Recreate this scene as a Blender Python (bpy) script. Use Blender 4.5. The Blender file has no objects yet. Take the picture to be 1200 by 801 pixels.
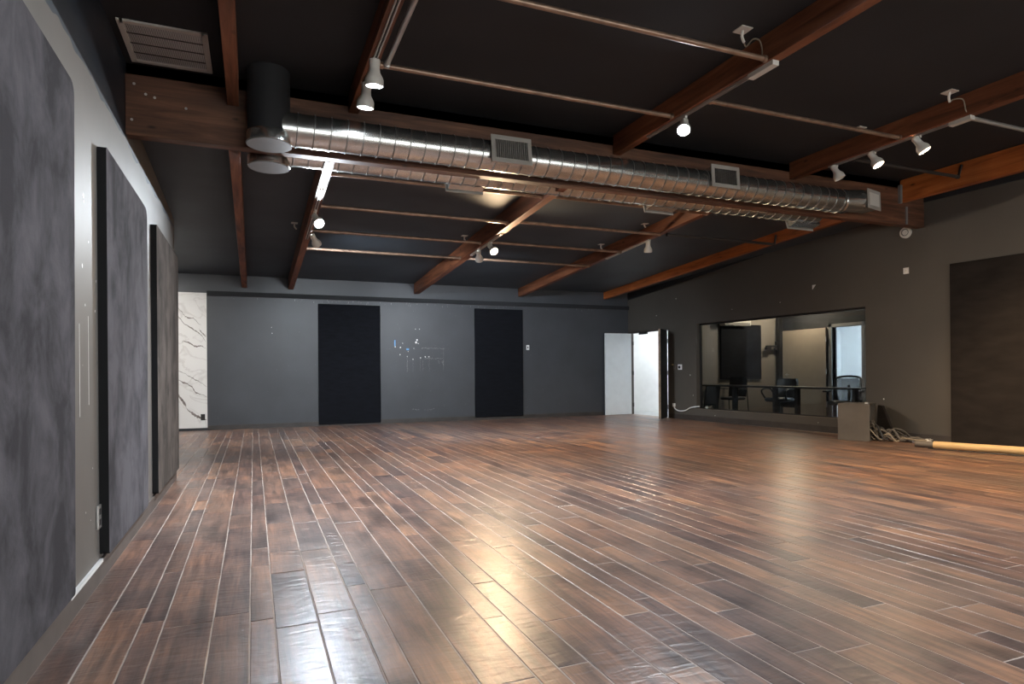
import bpy, math, random
from mathutils import Vector, Matrix
rnd = random.Random(7)
R = math.radians
scene = bpy.context.scene
COL = scene.collection

# ------------------------------------------------------------------ camera
cam_d = bpy.data.cameras.new('camera'); cam = bpy.data.objects.new('camera', cam_d); COL.objects.link(cam)
cam_d.sensor_width = 36.0; cam_d.lens = 740.0 / 1200.0 * 36.0
cam_d.shift_y = 35.1 / 1200.0; cam_d.clip_start = 0.05; cam_d.clip_end = 100
cam.matrix_world = Matrix.Translation((0, 0, 1.1)) @ Matrix.Rotation(-math.atan(303 / 740), 4, 'Z') \
    @ Matrix.Rotation(R(90), 4, 'X') @ Matrix.Rotation(R(-0.46), 4, 'Z')
scene.camera = cam

# ------------------------------------------------------------------ world, exposure
world = bpy.data.worlds.new('world'); scene.world = world; world.use_nodes = True
world.node_tree.nodes['Background'].inputs[0].default_value = (1.0, 0.965, 0.93, 1)
world.node_tree.nodes['Background'].inputs[1].default_value = 5.0
scene.view_settings.view_transform = 'Standard'; scene.view_settings.look = 'None'
scene.view_settings.exposure = 0.75; scene.view_settings.gamma = 1.0
scene.view_settings.use_curve_mapping = False
cy = scene.cycles
cy.max_bounces = 8; cy.diffuse_bounces = 5; cy.glossy_bounces = 4; cy.transmission_bounces = 6; cy.transparent_max_bounces = 12
cy.sample_clamp_indirect = 6.0; cy.use_denoising = True; cy.caustics_reflective = False; cy.caustics_refractive = False

def area(name, loc, rot, sx, sy, power, color, portal=False):
    d = bpy.data.lights.new(name, 'AREA'); d.shape = 'RECTANGLE'; d.size = sx; d.size_y = sy
    d.energy = power; d.color = color; d.cycles.is_portal = portal
    o = bpy.data.objects.new(name, d); COL.objects.link(o); o.location = loc; o.rotation_euler = rot
    return o
# fill daylight enters by an added, unseen window behind the camera (portal only guides the sky's light)
area('fill_window_portal', (4.2, -3.95, 1.6), (R(90), 0, R(180)), 8.0, 2.6, 1, (1, 1, 1), True)

# ------------------------------------------------------------------ mesh helpers
class MB:
    def __init__(s): s.v = []; s.f = []; s.m = []; s.mi = 0
    def add(s, vs, fs):
        b = len(s.v); s.v += [tuple(v) for v in vs]
        for f in fs: s.f.append(tuple(b + i for i in f)); s.m.append(s.mi)
        return s
    def box(s, x0, x1, y0, y1, z0, z1):
        return s.add([(x0,y0,z0),(x1,y0,z0),(x1,y1,z0),(x0,y1,z0),(x0,y0,z1),(x1,y0,z1),(x1,y1,z1),(x0,y1,z1)],
                     [(0,3,2,1),(4,5,6,7),(0,1,5,4),(1,2,6,5),(2,3,7,6),(3,0,4,7)])
    def hexa(s, p):   # 8 points, bottom loop then top loop
        return s.add(p, [(0,3,2,1),(4,5,6,7),(0,1,5,4),(1,2,6,5),(2,3,7,6),(3,0,4,7)])
    def prism(s, pts, z0, z1):
        n = len(pts)
        return s.add([(x,y,z0) for x,y in pts] + [(x,y,z1) for x,y in pts],
                     [tuple(range(n))[::-1], tuple(range(n, 2*n))] + [(i,(i+1)%n,n+(i+1)%n,n+i) for i in range(n)])
    def lathe(s, prof, o=(0,0,0), d=(0,0,1), n=20, cap=True):
        o = Vector(o); d = Vector(d).normalized(); q = d.to_track_quat('Z', 'Y')
        vs = []; fs = []
        for r, z in prof:
            for i in range(n):
                a = 2*math.pi*i/n
                vs.append(o + q @ Vector((r*math.cos(a), r*math.sin(a), z)))
        for k in range(len(prof)-1):
            for i in range(n):
                j = (i+1) % n
                fs.append((k*n+i, k*n+j, (k+1)*n+j, (k+1)*n+i))
        if cap:
            fs.append(tuple(range(n))[::-1]); fs.append(tuple((len(prof)-1)*n+i for i in range(n)))
        return s.add(vs, fs)
    def cyl(s, a, b, r, n=12):
        a = Vector(a); b = Vector(b)
        return s.lathe([(r, 0), (r, (b-a).length)], a, b-a, n)
    def tube(s, pts, r, n=6):
        pts = [Vector(p) for p in pts]; vs = []; fs = []; up = Vector((0, 0, 1))
        for i, p in enumerate(pts):
            t = (pts[min(i+1, len(pts)-1)] - pts[max(i-1, 0)]).normalized()
            u = t.cross(up)
            if u.length < 1e-3: u = t.cross(Vector((1, 0, 0)))
            u.normalize(); w = u.cross(t)
            for k in range(n):
                a = 2*math.pi*k/n; vs.append(p + r*(math.cos(a)*u + math.sin(a)*w))
        for i in range(len(pts)-1):
            for k in range(n):
                l = (k+1) % n
                fs.append((i*n+k, i*n+l, (i+1)*n+l, (i+1)*n+k))
        fs.append(tuple(range(n))[::-1]); fs.append(tuple((len(pts)-1)*n+k for k in range(n)))
        return s.add(vs, fs)
    def build(s, name, mat, parent=None, loc=None, rotz=0, bevel=0, smooth=False, kind=None, label=None):
        me = bpy.data.meshes.new(name); me.from_pydata(s.v, [], s.f); me.update()
        ms = mat if isinstance(mat, (list, tuple)) else [mat]
        for m in ms: me.materials.append(m)
        if len(ms) > 1: me.polygons.foreach_set('material_index', s.m)
        if smooth:
            me.polygons.foreach_set('use_smooth', [True]*len(me.polygons)); me.set_sharp_from_angle(angle=R(38))
        o = bpy.data.objects.new(name, me); COL.objects.link(o)
        if parent: o.parent = parent
        if loc: o.location = loc
        if rotz: o.rotation_euler = (0, 0, rotz)
        if bevel:
            b = o.modifiers.new('bevel', 'BEVEL'); b.width = bevel; b.segments = 2; b.limit_method = 'ANGLE'
        if kind: o['kind'] = kind
        if label: o['label'] = label
        return o

def spline(pts, n=8):
    P = [Vector(p) for p in pts]; out = []
    for i in range(len(P)-1):
        p0 = P[max(i-1, 0)]; p1 = P[i]; p2 = P[i+1]; p3 = P[min(i+2, len(P)-1)]
        for k in range(n):
            t = k/n
            out.append(0.5*((2*p1)+(p2-p0)*t+(2*p0-5*p1+4*p2-p3)*t*t+(3*p1-p0-3*p2+p3)*t**3))
    out.append(P[-1]); return out

def thing(name, label, cat, loc=(0,0,0), rotz=0, group=None):
    o = bpy.data.objects.new(name, None); COL.objects.link(o); o.empty_display_size = .1
    o.location = loc; o.rotation_euler = (0, 0, rotz); o['label'] = label; o['category'] = cat
    if group: o['group'] = group
    return o
def tag(o, label, cat, group=None):
    o['label'] = label; o['category'] = cat
    if group: o['group'] = group
    return o
def struct_empty(name):
    o = bpy.data.objects.new(name, None); COL.objects.link(o); o['kind'] = 'structure'; return o

# ------------------------------------------------------------------ material helpers
def nm(name):
    m = bpy.data.materials.new(name); m.use_nodes = True; nt = m.node_tree
    return m, nt, nt.nodes['Principled BSDF']
def nd(nt, t, **kw):
    n = nt.nodes.new(t)
    for k, v in kw.items():
        if k.startswith('_'): setattr(n, k[1:], v)
        else: n.inputs[k.replace('__', ' ')].default_value = v
    return n
def ramp(nt, fac, stops):
    n = nt.nodes.new('ShaderNodeValToRGB'); e = n.color_ramp.elements
    while len(e) < len(stops): e.new(0.5)
    for el, (p, c) in zip(e, stops): el.position = p; el.color = (*c, 1)
    nt.links.new(fac, n.inputs[0]); return n
def pos(nt, scale=(1,1,1), rot=(0,0,0)):
    g = nt.nodes.new('ShaderNodeNewGeometry'); mp = nt.nodes.new('ShaderNodeMapping')
    mp.inputs['Scale'].default_value = scale; mp.inputs['Rotation'].default_value = rot
    nt.links.new(g.outputs['Position'], mp.inputs['Vector']); return mp.outputs[0]
def plain(name, c, rough=0.6, metal=0.0, spec=0.5, var=0.12, scale=6.0, bump=0.0, bscale=80.0, stretch=(1,1,1)):
    m, nt, b = nm(name); L = nt.links
    v = pos(nt, stretch)
    no = nd(nt, 'ShaderNodeTexNoise', Scale=scale, Detail=5.0); L.new(v, no.inputs['Vector'])
    lo = tuple(max(0, x*(1-var)) for x in c); hi = tuple(min(1, x*(1+var)) for x in c)
    r = ramp(nt, no.outputs[0], [(0.3, lo), (0.7, hi)]); L.new(r.outputs[0], b.inputs['Base Color'])
    b.inputs['Roughness'].default_value = rough; b.inputs['Metallic'].default_value = metal
    b.inputs['Specular IOR Level'].default_value = spec
    if bump:
        n2 = nd(nt, 'ShaderNodeTexNoise', Scale=bscale, Detail=4.0); L.new(v, n2.inputs['Vector'])
        bp = nd(nt, 'ShaderNodeBump', Strength=bump, Distance=0.01); L.new(n2.outputs[0], bp.inputs['Height'])
        L.new(bp.outputs[0], b.inputs['Normal'])
    return m
def emit(name, c, s):
    m, nt, b = nm(name); b.inputs['Base Color'].default_value = (*c, 1)
    b.inputs['Emission Color'].default_value = (*c, 1); b.inputs['Emission Strength'].default_value = s
    return m
def wood(name, axis, dark, mid, light, rough=0.55):
    m, nt, b = nm(name); L = nt.links
    sc = [9, 9, 9]; sc[axis] = 0.7
    v = pos(nt, sc)
    no = nd(nt, 'ShaderNodeTexNoise', Scale=1.6, Detail=6.0, Roughness=0.62, Distortion=0.6); L.new(v, no.inputs['Vector'])
    r = ramp(nt, no.outputs[0], [(0.28, dark), (0.5, mid), (0.74, light)])
    kn = nd(nt, 'ShaderNodeTexVoronoi', Scale=1.7); L.new(pos(nt, (1.2, 1.2, 3)), kn.inputs['Vector'])
    kr = ramp(nt, kn.outputs['Distance'], [(0.03, (0.25, 0.22, 0.2)), (0.1, (1, 1, 1))])
    n3 = nd(nt, 'ShaderNodeTexNoise', Scale=0.9, Detail=3.0); L.new(pos(nt), n3.inputs['Vector'])
    r3 = ramp(nt, n3.outputs[0], [(0.35, (0.68, 0.64, 0.62)), (0.65, (1.1, 1.05, 1.0))])
    mx = nd(nt, 'ShaderNodeMixRGB', _blend_type='MULTIPLY', Fac=1.0); L.new(r.outputs[0], mx.inputs[1]); L.new(kr.outputs[0], mx.inputs[2])
    m2 = nd(nt, 'ShaderNodeMixRGB', _blend_type='MULTIPLY', Fac=1.0); L.new(mx.outputs[0], m2.inputs[1]); L.new(r3.outputs[0], m2.inputs[2])
    L.new(m2.outputs[0], b.inputs['Base Color']); b.inputs['Roughness'].default_value = rough
    bp = nd(nt, 'ShaderNodeBump', Strength=0.25, Distance=0.01); L.new(no.outputs[0], bp.inputs['Height']); L.new(bp.outputs[0], b.inputs['Normal'])
    return m

W_DARK = ((0.065, 0.023, 0.012), (0.19, 0.068, 0.031), (0.30, 0.125, 0.062))
M = {}
M['beam_y'] = wood('stained_rafter_wood', 1, *W_DARK)
M['beam_x'] = wood('stained_girder_wood', 0, (0.040, 0.017, 0.010), (0.115, 0.050, 0.028), (0.23, 0.11, 0.062))
M['beam_warm_lit'] = wood('warm_lit_rafter_wood', 1, (0.16, 0.045, 0.012), (0.42, 0.125, 0.03), (0.58, 0.21, 0.06))  # same stain as the other rafters; nearby lamp's warm light put into the colour
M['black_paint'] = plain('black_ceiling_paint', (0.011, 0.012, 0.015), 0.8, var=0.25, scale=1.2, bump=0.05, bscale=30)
M['ceil_back'] = plain('lit_rear_ceiling_paint', (0.044, 0.056, 0.070), 0.58, var=0.25, scale=1.0, bump=0.05, bscale=30)  # lamp light and blue sheen on the rear ceiling put into its colour
M['navy'] = plain('dark_navy_paint', (0.012, 0.018, 0.028), 0.5, var=0.2, scale=2)
M['back_paint'] = plain('slate_wall_paint', (0.052, 0.056, 0.065), 0.45, var=0.12, scale=1.3, bump=0.04, bscale=60)
M['right_paint'] = plain('warm_grey_wall_paint', (0.080, 0.072, 0.063), 0.6, var=0.10, scale=1.0, bump=0.04, bscale=60)
M['base_dark'] = plain('dark_baseboard_paint', (0.045, 0.038, 0.035), 0.5, var=0.2)
M['base_left'] = plain('brown_grey_baseboard', (0.10, 0.083, 0.074), 0.6, var=0.15)
M['white'] = plain('white_paint', (0.78, 0.79, 0.79), 0.5, var=0.03)
M['door_white'] = plain('cool_white_door_paint', (0.72, 0.78, 0.82), 0.45, var=0.03)
M['white_metal'] = plain('white_lamp_enamel', (0.62, 0.60, 0.56), 0.35, var=0.04)
M['register_paint'] = plain('grey_white_register_enamel', (0.36, 0.345, 0.32), 0.4, var=0.05)
M['silver'] = plain('silver_track_metal', (0.55, 0.54, 0.53), 0.3, metal=0.7, var=0.08)
M['chip'] = plain('bare_plaster_chip', (0.75, 0.74, 0.72), 0.8, var=0.1)
M['scuff'] = plain('pale_scuff', (0.20, 0.20, 0.205), 0.8, var=0.5, scale=60)
M['floor_mark'] = plain('pale_floor_mark', (0.36, 0.32, 0.29), 0.7, var=0.4, scale=50)
M['blue_chip'] = plain('blue_tape_scrap', (0.12, 0.30, 0.55), 0.7)
M['black'] = plain('black_plastic', (0.012, 0.012, 0.013), 0.45, var=0.2)
M['black_cloth'] = plain('black_mesh_cloth', (0.014, 0.014, 0.016), 0.85, var=0.3, scale=60)
M['dark_cloth'] = plain('navy_black_panel_cloth', (0.0045, 0.0052, 0.008), 0.9, spec=0.2, var=0.3, scale=5, stretch=(1, 1, 4))
M['brown_cloth'] = plain('brown_black_panel_cloth', (0.020, 0.0165, 0.015), 0.9, spec=0.2, var=0.22, scale=3, stretch=(1, 1, 3))
M['edge_cloth'] = plain('black_panel_edge', (0.004, 0.004, 0.005), 0.95, var=0.2)
M['conduit'] = plain('bronzed_steel_pipe', (0.27, 0.18, 0.13), 0.4, metal=0.55, var=0.3, scale=9)
M['dark_pipe'] = plain('black_steel_pipe', (0.03, 0.025, 0.023), 0.5, var=0.3)
M['box_grey'] = plain('grey_painted_plywood', (0.115, 0.10, 0.085), 0.6, var=0.14, scale=4)
M['cable_grey'] = plain('grey_cable_jacket', (0.12, 0.105, 0.09), 0.55, var=0.2, scale=30)
M['cable_dark'] = plain('dark_cable_jacket', (0.03, 0.028, 0.026), 0.5, var=0.2, scale=30)
M['cable_tan'] = plain('tan_cable_jacket', (0.28, 0.23, 0.17), 0.55, var=0.2, scale=30)
M['tube'] = plain('pale_yellow_tube', (0.62, 0.42, 0.20), 0.55, var=0.08, scale=3)
M['grey_door'] = plain('tan_grey_door_paint', (0.30, 0.255, 0.21), 0.5, var=0.04)
M['control_wall'] = plain('control_room_grey_paint', (0.24, 0.215, 0.19), 0.6, var=0.06, scale=1)
M['steel_frame'] = plain('grey_door_frame_paint', (0.18, 0.18, 0.18), 0.45, var=0.05)
M['carpet'] = plain('dark_grey_carpet', (0.05, 0.047, 0.045), 0.95, var=0.3, scale=60)
M['pale_floor'] = plain('pale_corridor_floor', (0.45, 0.46, 0.46), 0.35, var=0.06)
M['edge_brown'] = plain('worn_brown_edge', (0.20, 0.145, 0.10), 0.6, var=0.35, scale=15)
M['brass'] = plain('dull_brass', (0.45, 0.32, 0.16), 0.35, metal=0.8)

def galvanised():
    m, nt, b = nm('galvanised_duct_steel'); L = nt.links
    vo = nd(nt, 'ShaderNodeTexVoronoi', Scale=26.0); L.new(pos(nt), vo.inputs['Vector'])
    no = nd(nt, 'ShaderNodeTexNoise', Scale=3.0, Detail=3.0); L.new(pos(nt), no.inputs['Vector'])
    r = ramp(nt, vo.outputs['Color'], [(0.2, (0.52, 0.53, 0.52)), (0.8, (0.60, 0.60, 0.58))]); L.new(r.outputs[0], b.inputs['Base Color'])
    r2 = ramp(nt, no.outputs[0], [(0.3, (0.20,)*3), (0.7, (0.27,)*3)]); L.new(r2.outputs[0], b.inputs['Roughness'])
    b.inputs['Metallic'].default_value = 0.95
    return m
M['duct'] = galvanised()

M['seam'] = plain('dull_duct_seam', (0.22, 0.215, 0.21), 0.4, metal=0.8)

def suede(name, c0, c1):
    m, nt, b = nm(name); L = nt.links
    a = nd(nt, 'ShaderNodeTexNoise', Scale=3.2, Detail=8.0, Roughness=0.62, Distortion=0.4); L.new(pos(nt, (1, 1.0, 0.8)), a.inputs['Vector'])
    f = nd(nt, 'ShaderNodeTexNoise', Scale=2.0, Detail=4.0, Roughness=0.6); L.new(pos(nt, (6, 7, 0.8)), f.inputs['Vector'])
    mx = nd(nt, 'ShaderNodeMixRGB', Fac=0.06); L.new(a.outputs[0], mx.inputs[1]); L.new(f.outputs[0], mx.inputs[2])
    r = ramp(nt, mx.outputs[0], [(0.38, c0), (0.62, c1)]); L.new(r.outputs[0], b.inputs['Base Color'])
    b.inputs['Roughness'].default_value = 0.95; b.inputs['Specular IOR Level'].default_value = 0.08
    b.inputs['Sheen Weight'].default_value = 0.02; b.inputs['Sheen Roughness'].default_value = 0.5
    g = nd(nt, 'ShaderNodeTexNoise', Scale=160.0, Detail=3.0); L.new(pos(nt), g.inputs['Vector'])
    bp = nd(nt, 'ShaderNodeBump', Strength=0.25, Distance=0.004); L.new(g.outputs[0], bp.inputs['Height']); L.new(bp.outputs[0], b.inputs['Normal'])
    return m
M['suede'] = suede('grey_suede', (0.042, 0.040, 0.046), (0.112, 0.107, 0.121))
M['suede_brown'] = suede('brown_grey_suede', (0.042, 0.035, 0.031), (0.105, 0.088, 0.077))

def left_paint():
    """Grey-beige paint with a jagged dark cut-in line along the top of the wall and a few chips."""
    m, nt, b = nm('grey_beige_wall_paint'); L = nt.links
    no = nd(nt, 'ShaderNodeTexNoise', Scale=1.4, Detail=4.0); L.new(pos(nt), no.inputs['Vector'])
    r = ramp(nt, no.outputs[0], [(0.3, (0.125, 0.116, 0.107)), (0.7, (0.16, 0.149, 0.138))])
    g = nt.nodes.new('ShaderNodeNewGeometry'); s = nt.nodes.new('ShaderNodeSeparateXYZ'); L.new(g.outputs['Position'], s.inputs[0])
    j = nd(nt, 'ShaderNodeTexNoise', Scale=3.0, Detail=2.0); L.new(pos(nt, (0, 1, 0)), j.inputs['Vector'])
    ma = nd(nt, 'ShaderNodeMath', _operation='MULTIPLY_ADD'); ma.inputs[1].default_value = 0.16; L.new(j.outputs[0], ma.inputs[0]); L.new(s.outputs['Z'], ma.inputs[2])
    gt = nd(nt, 'ShaderNodeMath', _operation='GREATER_THAN'); gt.inputs[1].default_value = 2.735; L.new(ma.outputs[0], gt.inputs[0])
    mx = nt.nodes.new('ShaderNodeMixRGB'); L.new(gt.outputs[0], mx.inputs[0]); L.new(r.outputs[0], mx.inputs[1]); mx.inputs[2].default_value = (0.035, 0.05, 0.07, 1)
    L.new(mx.outputs[0], b.inputs['Base Color']); b.inputs['Roughness'].default_value = 0.55
    return m
M['left_paint'] = left_paint()
M['upper_left_paint'] = plain('beige_upper_wall_paint', (0.16, 0.137, 0.113), 0.6, var=0.08, scale=2)

def marble():
    m, nt, b = nm('white_marble_slab'); L = nt.links
    no = nd(nt, 'ShaderNodeTexNoise', Scale=1.3, Detail=7.0, Distortion=0.8); L.new(pos(nt, (1, 1, 1.6), (0, R(35), 0)), no.inputs['Vector'])
    r = ramp(nt, no.outputs[0], [(0.455, (0.80, 0.79, 0.77)), (0.485, (0.68, 0.66, 0.64)), (0.5, (0.80, 0.79, 0.77))])
    L.new(r.outputs[0], b.inputs['Base Color']); b.inputs['Roughness'].default_value = 0.25
    return m
M['marble'] = marble()
M['vein'] = plain('brown_grey_vein', (0.20, 0.17, 0.155), 0.3, var=0.5, scale=40)

def plank_mat():
    m, nt, b = nm('hand_scraped_plank_wood'); L = nt.links
    at = nd(nt, 'ShaderNodeAttribute', _attribute_name='tint')
    sx = nt.nodes.new('ShaderNodeSeparateColor'); L.new(at.outputs['Color'], sx.inputs[0])
    g = nt.nodes.new('ShaderNodeNewGeometry')
    off = nd(nt, 'ShaderNodeVectorMath', _operation='MULTIPLY_ADD'); off.inputs[1].default_value = (37, 53, 11)
    L.new(at.outputs['Vector'], off.inputs[0]); L.new(g.outputs['Position'], off.inputs[2])
    def mp(sc):
        n = nt.nodes.new('ShaderNodeMapping'); n.inputs['Scale'].default_value = sc; L.new(off.outputs[0], n.inputs['Vector']); return n.outputs[0]
    grain = nd(nt, 'ShaderNodeTexNoise', Scale=1.0, Detail=7.0, Roughness=0.65, Distortion=0.5); L.new(mp((24, 1.6, 8)), grain.inputs['Vector'])
    fine = nd(nt, 'ShaderNodeTexNoise', Scale=1.0, Detail=4.0, Roughness=0.7); L.new(mp((150, 7, 20)), fine.inputs['Vector'])
    blot = nd(nt, 'ShaderNodeTexNoise', Scale=1.0, Detail=4.0); L.new(mp((5, 2.4, 2)), blot.inputs['Vector'])
    base = ramp(nt, sx.outputs[0], [(0.0, (0.115, 0.077, 0.069)), (0.35, (0.168, 0.103, 0.082)), (0.7, (0.215, 0.123, 0.088)), (1.0, (0.27, 0.162, 0.109))])
    gr = ramp(nt, grain.outputs[0], [(0.30, (0.42, 0.43, 0.46)), (0.5, (0.95, 0.95, 0.96)), (0.72, (1.55, 1.45, 1.34))])
    br = ramp(nt, blot.outputs[0], [(0.32, (0.5, 0.53, 0.6)), (0.52, (1.0, 0.97, 0.98)), (0.72, (1.4, 1.22, 1.05))])
    fr = ramp(nt, fine.outputs[0], [(0.3, (0.8,)*3), (0.7, (1.15,)*3)])
    c = base.outputs[0]
    for x in (gr, br, fr):
        mx = nd(nt, 'ShaderNodeMixRGB', _blend_type='MULTIPLY', Fac=1.0); L.new(c, mx.inputs[1]); L.new(x.outputs[0], mx.inputs[2]); c = mx.outputs[0]
    # dusty wear that lies over the boards in broad drifts
    du = nd(nt, 'ShaderNodeTexNoise', Scale=0.7, Detail=6.0, Roughness=0.65); L.new(pos(nt), du.inputs['Vector'])
    dr = ramp(nt, du.outputs[0], [(0.40, (0.0,)*3), (0.72, (0.42,)*3)])
    dm = nt.nodes.new('ShaderNodeMixRGB'); L.new(dr.outputs[0], dm.inputs[0]); L.new(c, dm.inputs[1]); dm.inputs[2].default_value = (0.21, 0.165, 0.135, 1)
    L.new(dm.outputs[0], b.inputs['Base Color'])
    rr = ramp(nt, blot.outputs[0], [(0.25, (0.285,)*3), (0.75, (0.37,)*3)]); L.new(rr.outputs[0], b.inputs['Roughness'])
    b.inputs['Specular IOR Level'].default_value = 0.33
    # scraped hollows run across the board
    hol = nd(nt, 'ShaderNodeTexNoise', Scale=1.0, Detail=2.0, Distortion=0.8); L.new(mp((7, 22, 5)), hol.inputs['Vector'])
    bp = nd(nt, 'ShaderNodeBump', Strength=0.65, Distance=0.0055); L.new(hol.outputs[0], bp.inputs['Height'])
    b2 = nd(nt, 'ShaderNodeBump', Strength=0.25, Distance=0.003); L.new(grain.outputs[0], b2.inputs['Height']); L.new(bp.outputs[0], b2.inputs['Normal'])
    L.new(b2.outputs[0], b.inputs['Normal'])
    return m
M['plank'] = plank_mat()
M['joint'] = plain('dusty_joint', (0.42, 0.35, 0.31), 0.8, var=0.3, scale=5)

def glass_pane():
    m, nt, b = nm('window_glass'); L = nt.links; nt.nodes.remove(b)
    t = nt.nodes.new('ShaderNodeBsdfTransparent'); t.inputs[0].default_value = (0.90, 0.93, 0.93, 1)
    g = nt.nodes.new('ShaderNodeBsdfGlossy'); g.inputs['Roughness'].default_value = 0.02
    lw = nt.nodes.new('ShaderNodeLayerWeight'); lw.inputs[0].default_value = 0.5
    pw = nd(nt, 'ShaderNodeMath', _operation='POWER'); pw.inputs[1].default_value = 4.0; L.new(lw.outputs['Facing'], pw.inputs[0])
    fr = nd(nt, 'ShaderNodeMath', _operation='MULTIPLY_ADD'); fr.inputs[1].default_value = 0.55; fr.inputs[2].default_value = 0.04; L.new(pw.outputs[0], fr.inputs[0])
    mx = nt.nodes.new('ShaderNodeMixShader')
    L.new(fr.outputs[0], mx.inputs[0]); L.new(t.outputs[0], mx.inputs[1]); L.new(g.outputs[0], mx.inputs[2])
    L.new(mx.outputs[0], nt.nodes['Material Output'].inputs[0]); return m
M['glass'] = glass_pane()
def mesh_cloth():
    m, nt, b = nm('see_through_chair_mesh'); L = nt.links
    t = nt.nodes.new('ShaderNodeBsdfTransparent'); mx = nt.nodes.new('ShaderNodeMixShader'); mx.inputs[0].default_value = 0.55
    b.inputs['Base Color'].default_value = (0.02, 0.022, 0.028, 1)
    L.new(t.outputs[0], mx.inputs[1]); L.new(b.outputs[0], mx.inputs[2]); L.new(mx.outputs[0], nt.nodes['Material Output'].inputs[0]); return m
M['chair_mesh'] = mesh_cloth()
M['lens_cool'] = emit('cool_lamp_lens', (0.85, 0.93, 1.0), 90)
M['lens_warm'] = emit('warm_lamp_lens', (1.0, 0.80, 0.55), 90)
M['lens_off'] = plain('unlit_lamp_lens', (0.55, 0.53, 0.5), 0.15, var=0.02)
M['corridor_lamp'] = emit('corridor_lamp_diffuser', (0.88, 0.95, 1.0), 14)
M['lamp_inside'] = emit('hot_lamp_socket', (1.0, 0.62, 0.22), 3)

# ------------------------------------------------------------------ dimensions (metres)
XL = -0.775; YB = 13.80; YF = -4.0
OX, OY, SK = 9.40, 6.1, -0.0693
def xr(y): return OX + SK*(y-OY)
def zc(y): return 3.51 - 0.06*(y-6.6)       # rear ceiling
ZC = 3.88                                   # front ceiling
RW = math.atan(-SK)                         # right wall turned a little inward

# ------------------------------------------------------------------ floor
fl = MB().box(-3.2, 9.9, YF-.2, YB+.1, -0.1, -0.0018).build('floor', M['joint']); fl['kind'] = 'structure'
edges = [XL+.012, -0.62, -0.47, -0.374, -0.174, -0.022, 0.079, 0.26, 0.433, 0.536, 0.734]
pat = [.152, .104, .203, .128, .152, .203, .104]
left_edges = [XL+.012]; k = 0
while left_edges[-1] > -3.1: left_edges.append(left_edges[-1] - pat[k % 7]); k += 1
while edges[-1] < 9.8: edges.append(edges[-1] + rnd.choice(pat)); k += 1
boards = []
def lay(x0, x1, ya, yb):
    y = ya - rnd.random()*1.2
    while y < yb:
        l = rnd.choice((.42, .62, .8, 1.05, 1.22, 1.22, 1.5, 1.8)) * rnd.uniform(.92, 1.08)
        a = max(y, ya); e = min(y+l, yb)
        if e-a > .05: boards.append((x0, x1, a, e))
        y += l
for a, b in zip(edges[:-1], edges[1:]):
    xm = (a+b)/2; yend = YB if xm < xr(YB)-.05 else min(YB, OY + (OX-b)/(-SK) - 0.0)
    if yend > YF: lay(a, b, YF, min(yend, YB))
for b, a in zip(left_edges[:-1], left_edges[1:]):
    lay(a, b, 7.56, YB)
cd = Vector((math.sin(math.atan(303/740)), math.cos(math.atan(303/740))))
def shows(bd):
    x = (bd[0]+bd[1])/2; y = (bd[2]+bd[3])/2
    d = x*cd.x + y*cd.y; lat = x*cd.y - y*cd.x
    if d < 1.9 or abs(lat)/d > 600/740 + .06 or 1.1/d > 0.56: return 0
    if x < XL and x/y < XL/7.55: return 0
    return (bd[1]-bd[0])*(bd[3]-bd[2])/d**3
order = sorted(range(len(boards)), key=lambda i: -shows(boards[i]))
near = set(i for i in order[:300] if shows(boards[i]) > 0)
def board_mesh(mb, bd, cx=0, cy=0):
    g = .0023; c = .0028; x0, x1, y0, y1 = bd[0]+g-cx, bd[1]-g-cx, bd[2]+g-cy, bd[3]-g-cy
    t = rnd.uniform(-.0006, .0006)
    v = [(x0,y0,-.006),(x1,y0,-.006),(x1,y1,-.006),(x0,y1,-.006), (x0,y0,-.002+t),(x1,y0,-.002+t),(x1,y1,-.002+t),(x0,y1,-.002+t),
         (x0+c,y0+c,t),(x1-c,y0+c,t),(x1-c,y1-c,t),(x0+c,y1-c,t)]
    f = [(0,1,5,4),(1,2,6,5),(2,3,7,6),(3,0,4,7),(4,5,9,8),(5,6,10,9),(6,7,11,10),(7,4,8,11),(8,9,10,11)]
    mb.add(v, f)
def set_tint(me, tints):
    ca = me.color_attributes.new('tint', 'FLOAT_COLOR', 'POINT')
    flat = []
    for t in tints: flat += [t[0], t[1], t[2], 1.0]*12
    ca.data.foreach_set('color', flat)
rest = MB(); rt = []
for i, bd in enumerate(boards):
    t = (rnd.random(), rnd.random(), rnd.random())
    if i in near:
        cx, cy_ = (bd[0]+bd[1])/2, (bd[2]+bd[3])/2
        mb = MB(); board_mesh(mb, bd, cx, cy_); o = mb.build('plank', M['plank'], fl, (cx, cy_, 0)); set_tint(o.data, [t])
    else:
        board_mesh(rest, bd); rt.append(t)
o = rest.build('planking', M['plank'], fl, kind='stuff'); set_tint(o.data, rt)

fm = MB()
for x, y, a in ((3.02,4.57,.035),(3.06,4.60,.02),(2.72,4.36,.03),(3.20,4.15,.03),(3.27,4.20,.02),(3.4,4.5,.012),(4.6,6.4,.02),(6.2,7.6,.02),(1.9,7.8,.03),(4.4,9.6,.05),(5.2,11.2,.08),(3.4,10.8,.07),(7.7,7.2,.02),(0.1,2.75,.006),(-.05,2.95,.006)):
    n = 8; fm.add([(x+a*rnd.uniform(.3,1.3)*math.cos(2*math.pi*i/n), y+a*rnd.uniform(.3,1.2)*math.sin(2*math.pi*i/n), .0012) for i in range(n)], [tuple(range(n))])
fm.build('plaster_marks', M['floor_mark'], fl, kind='stuff', label='pale plaster marks and dust on the boards')
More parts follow.
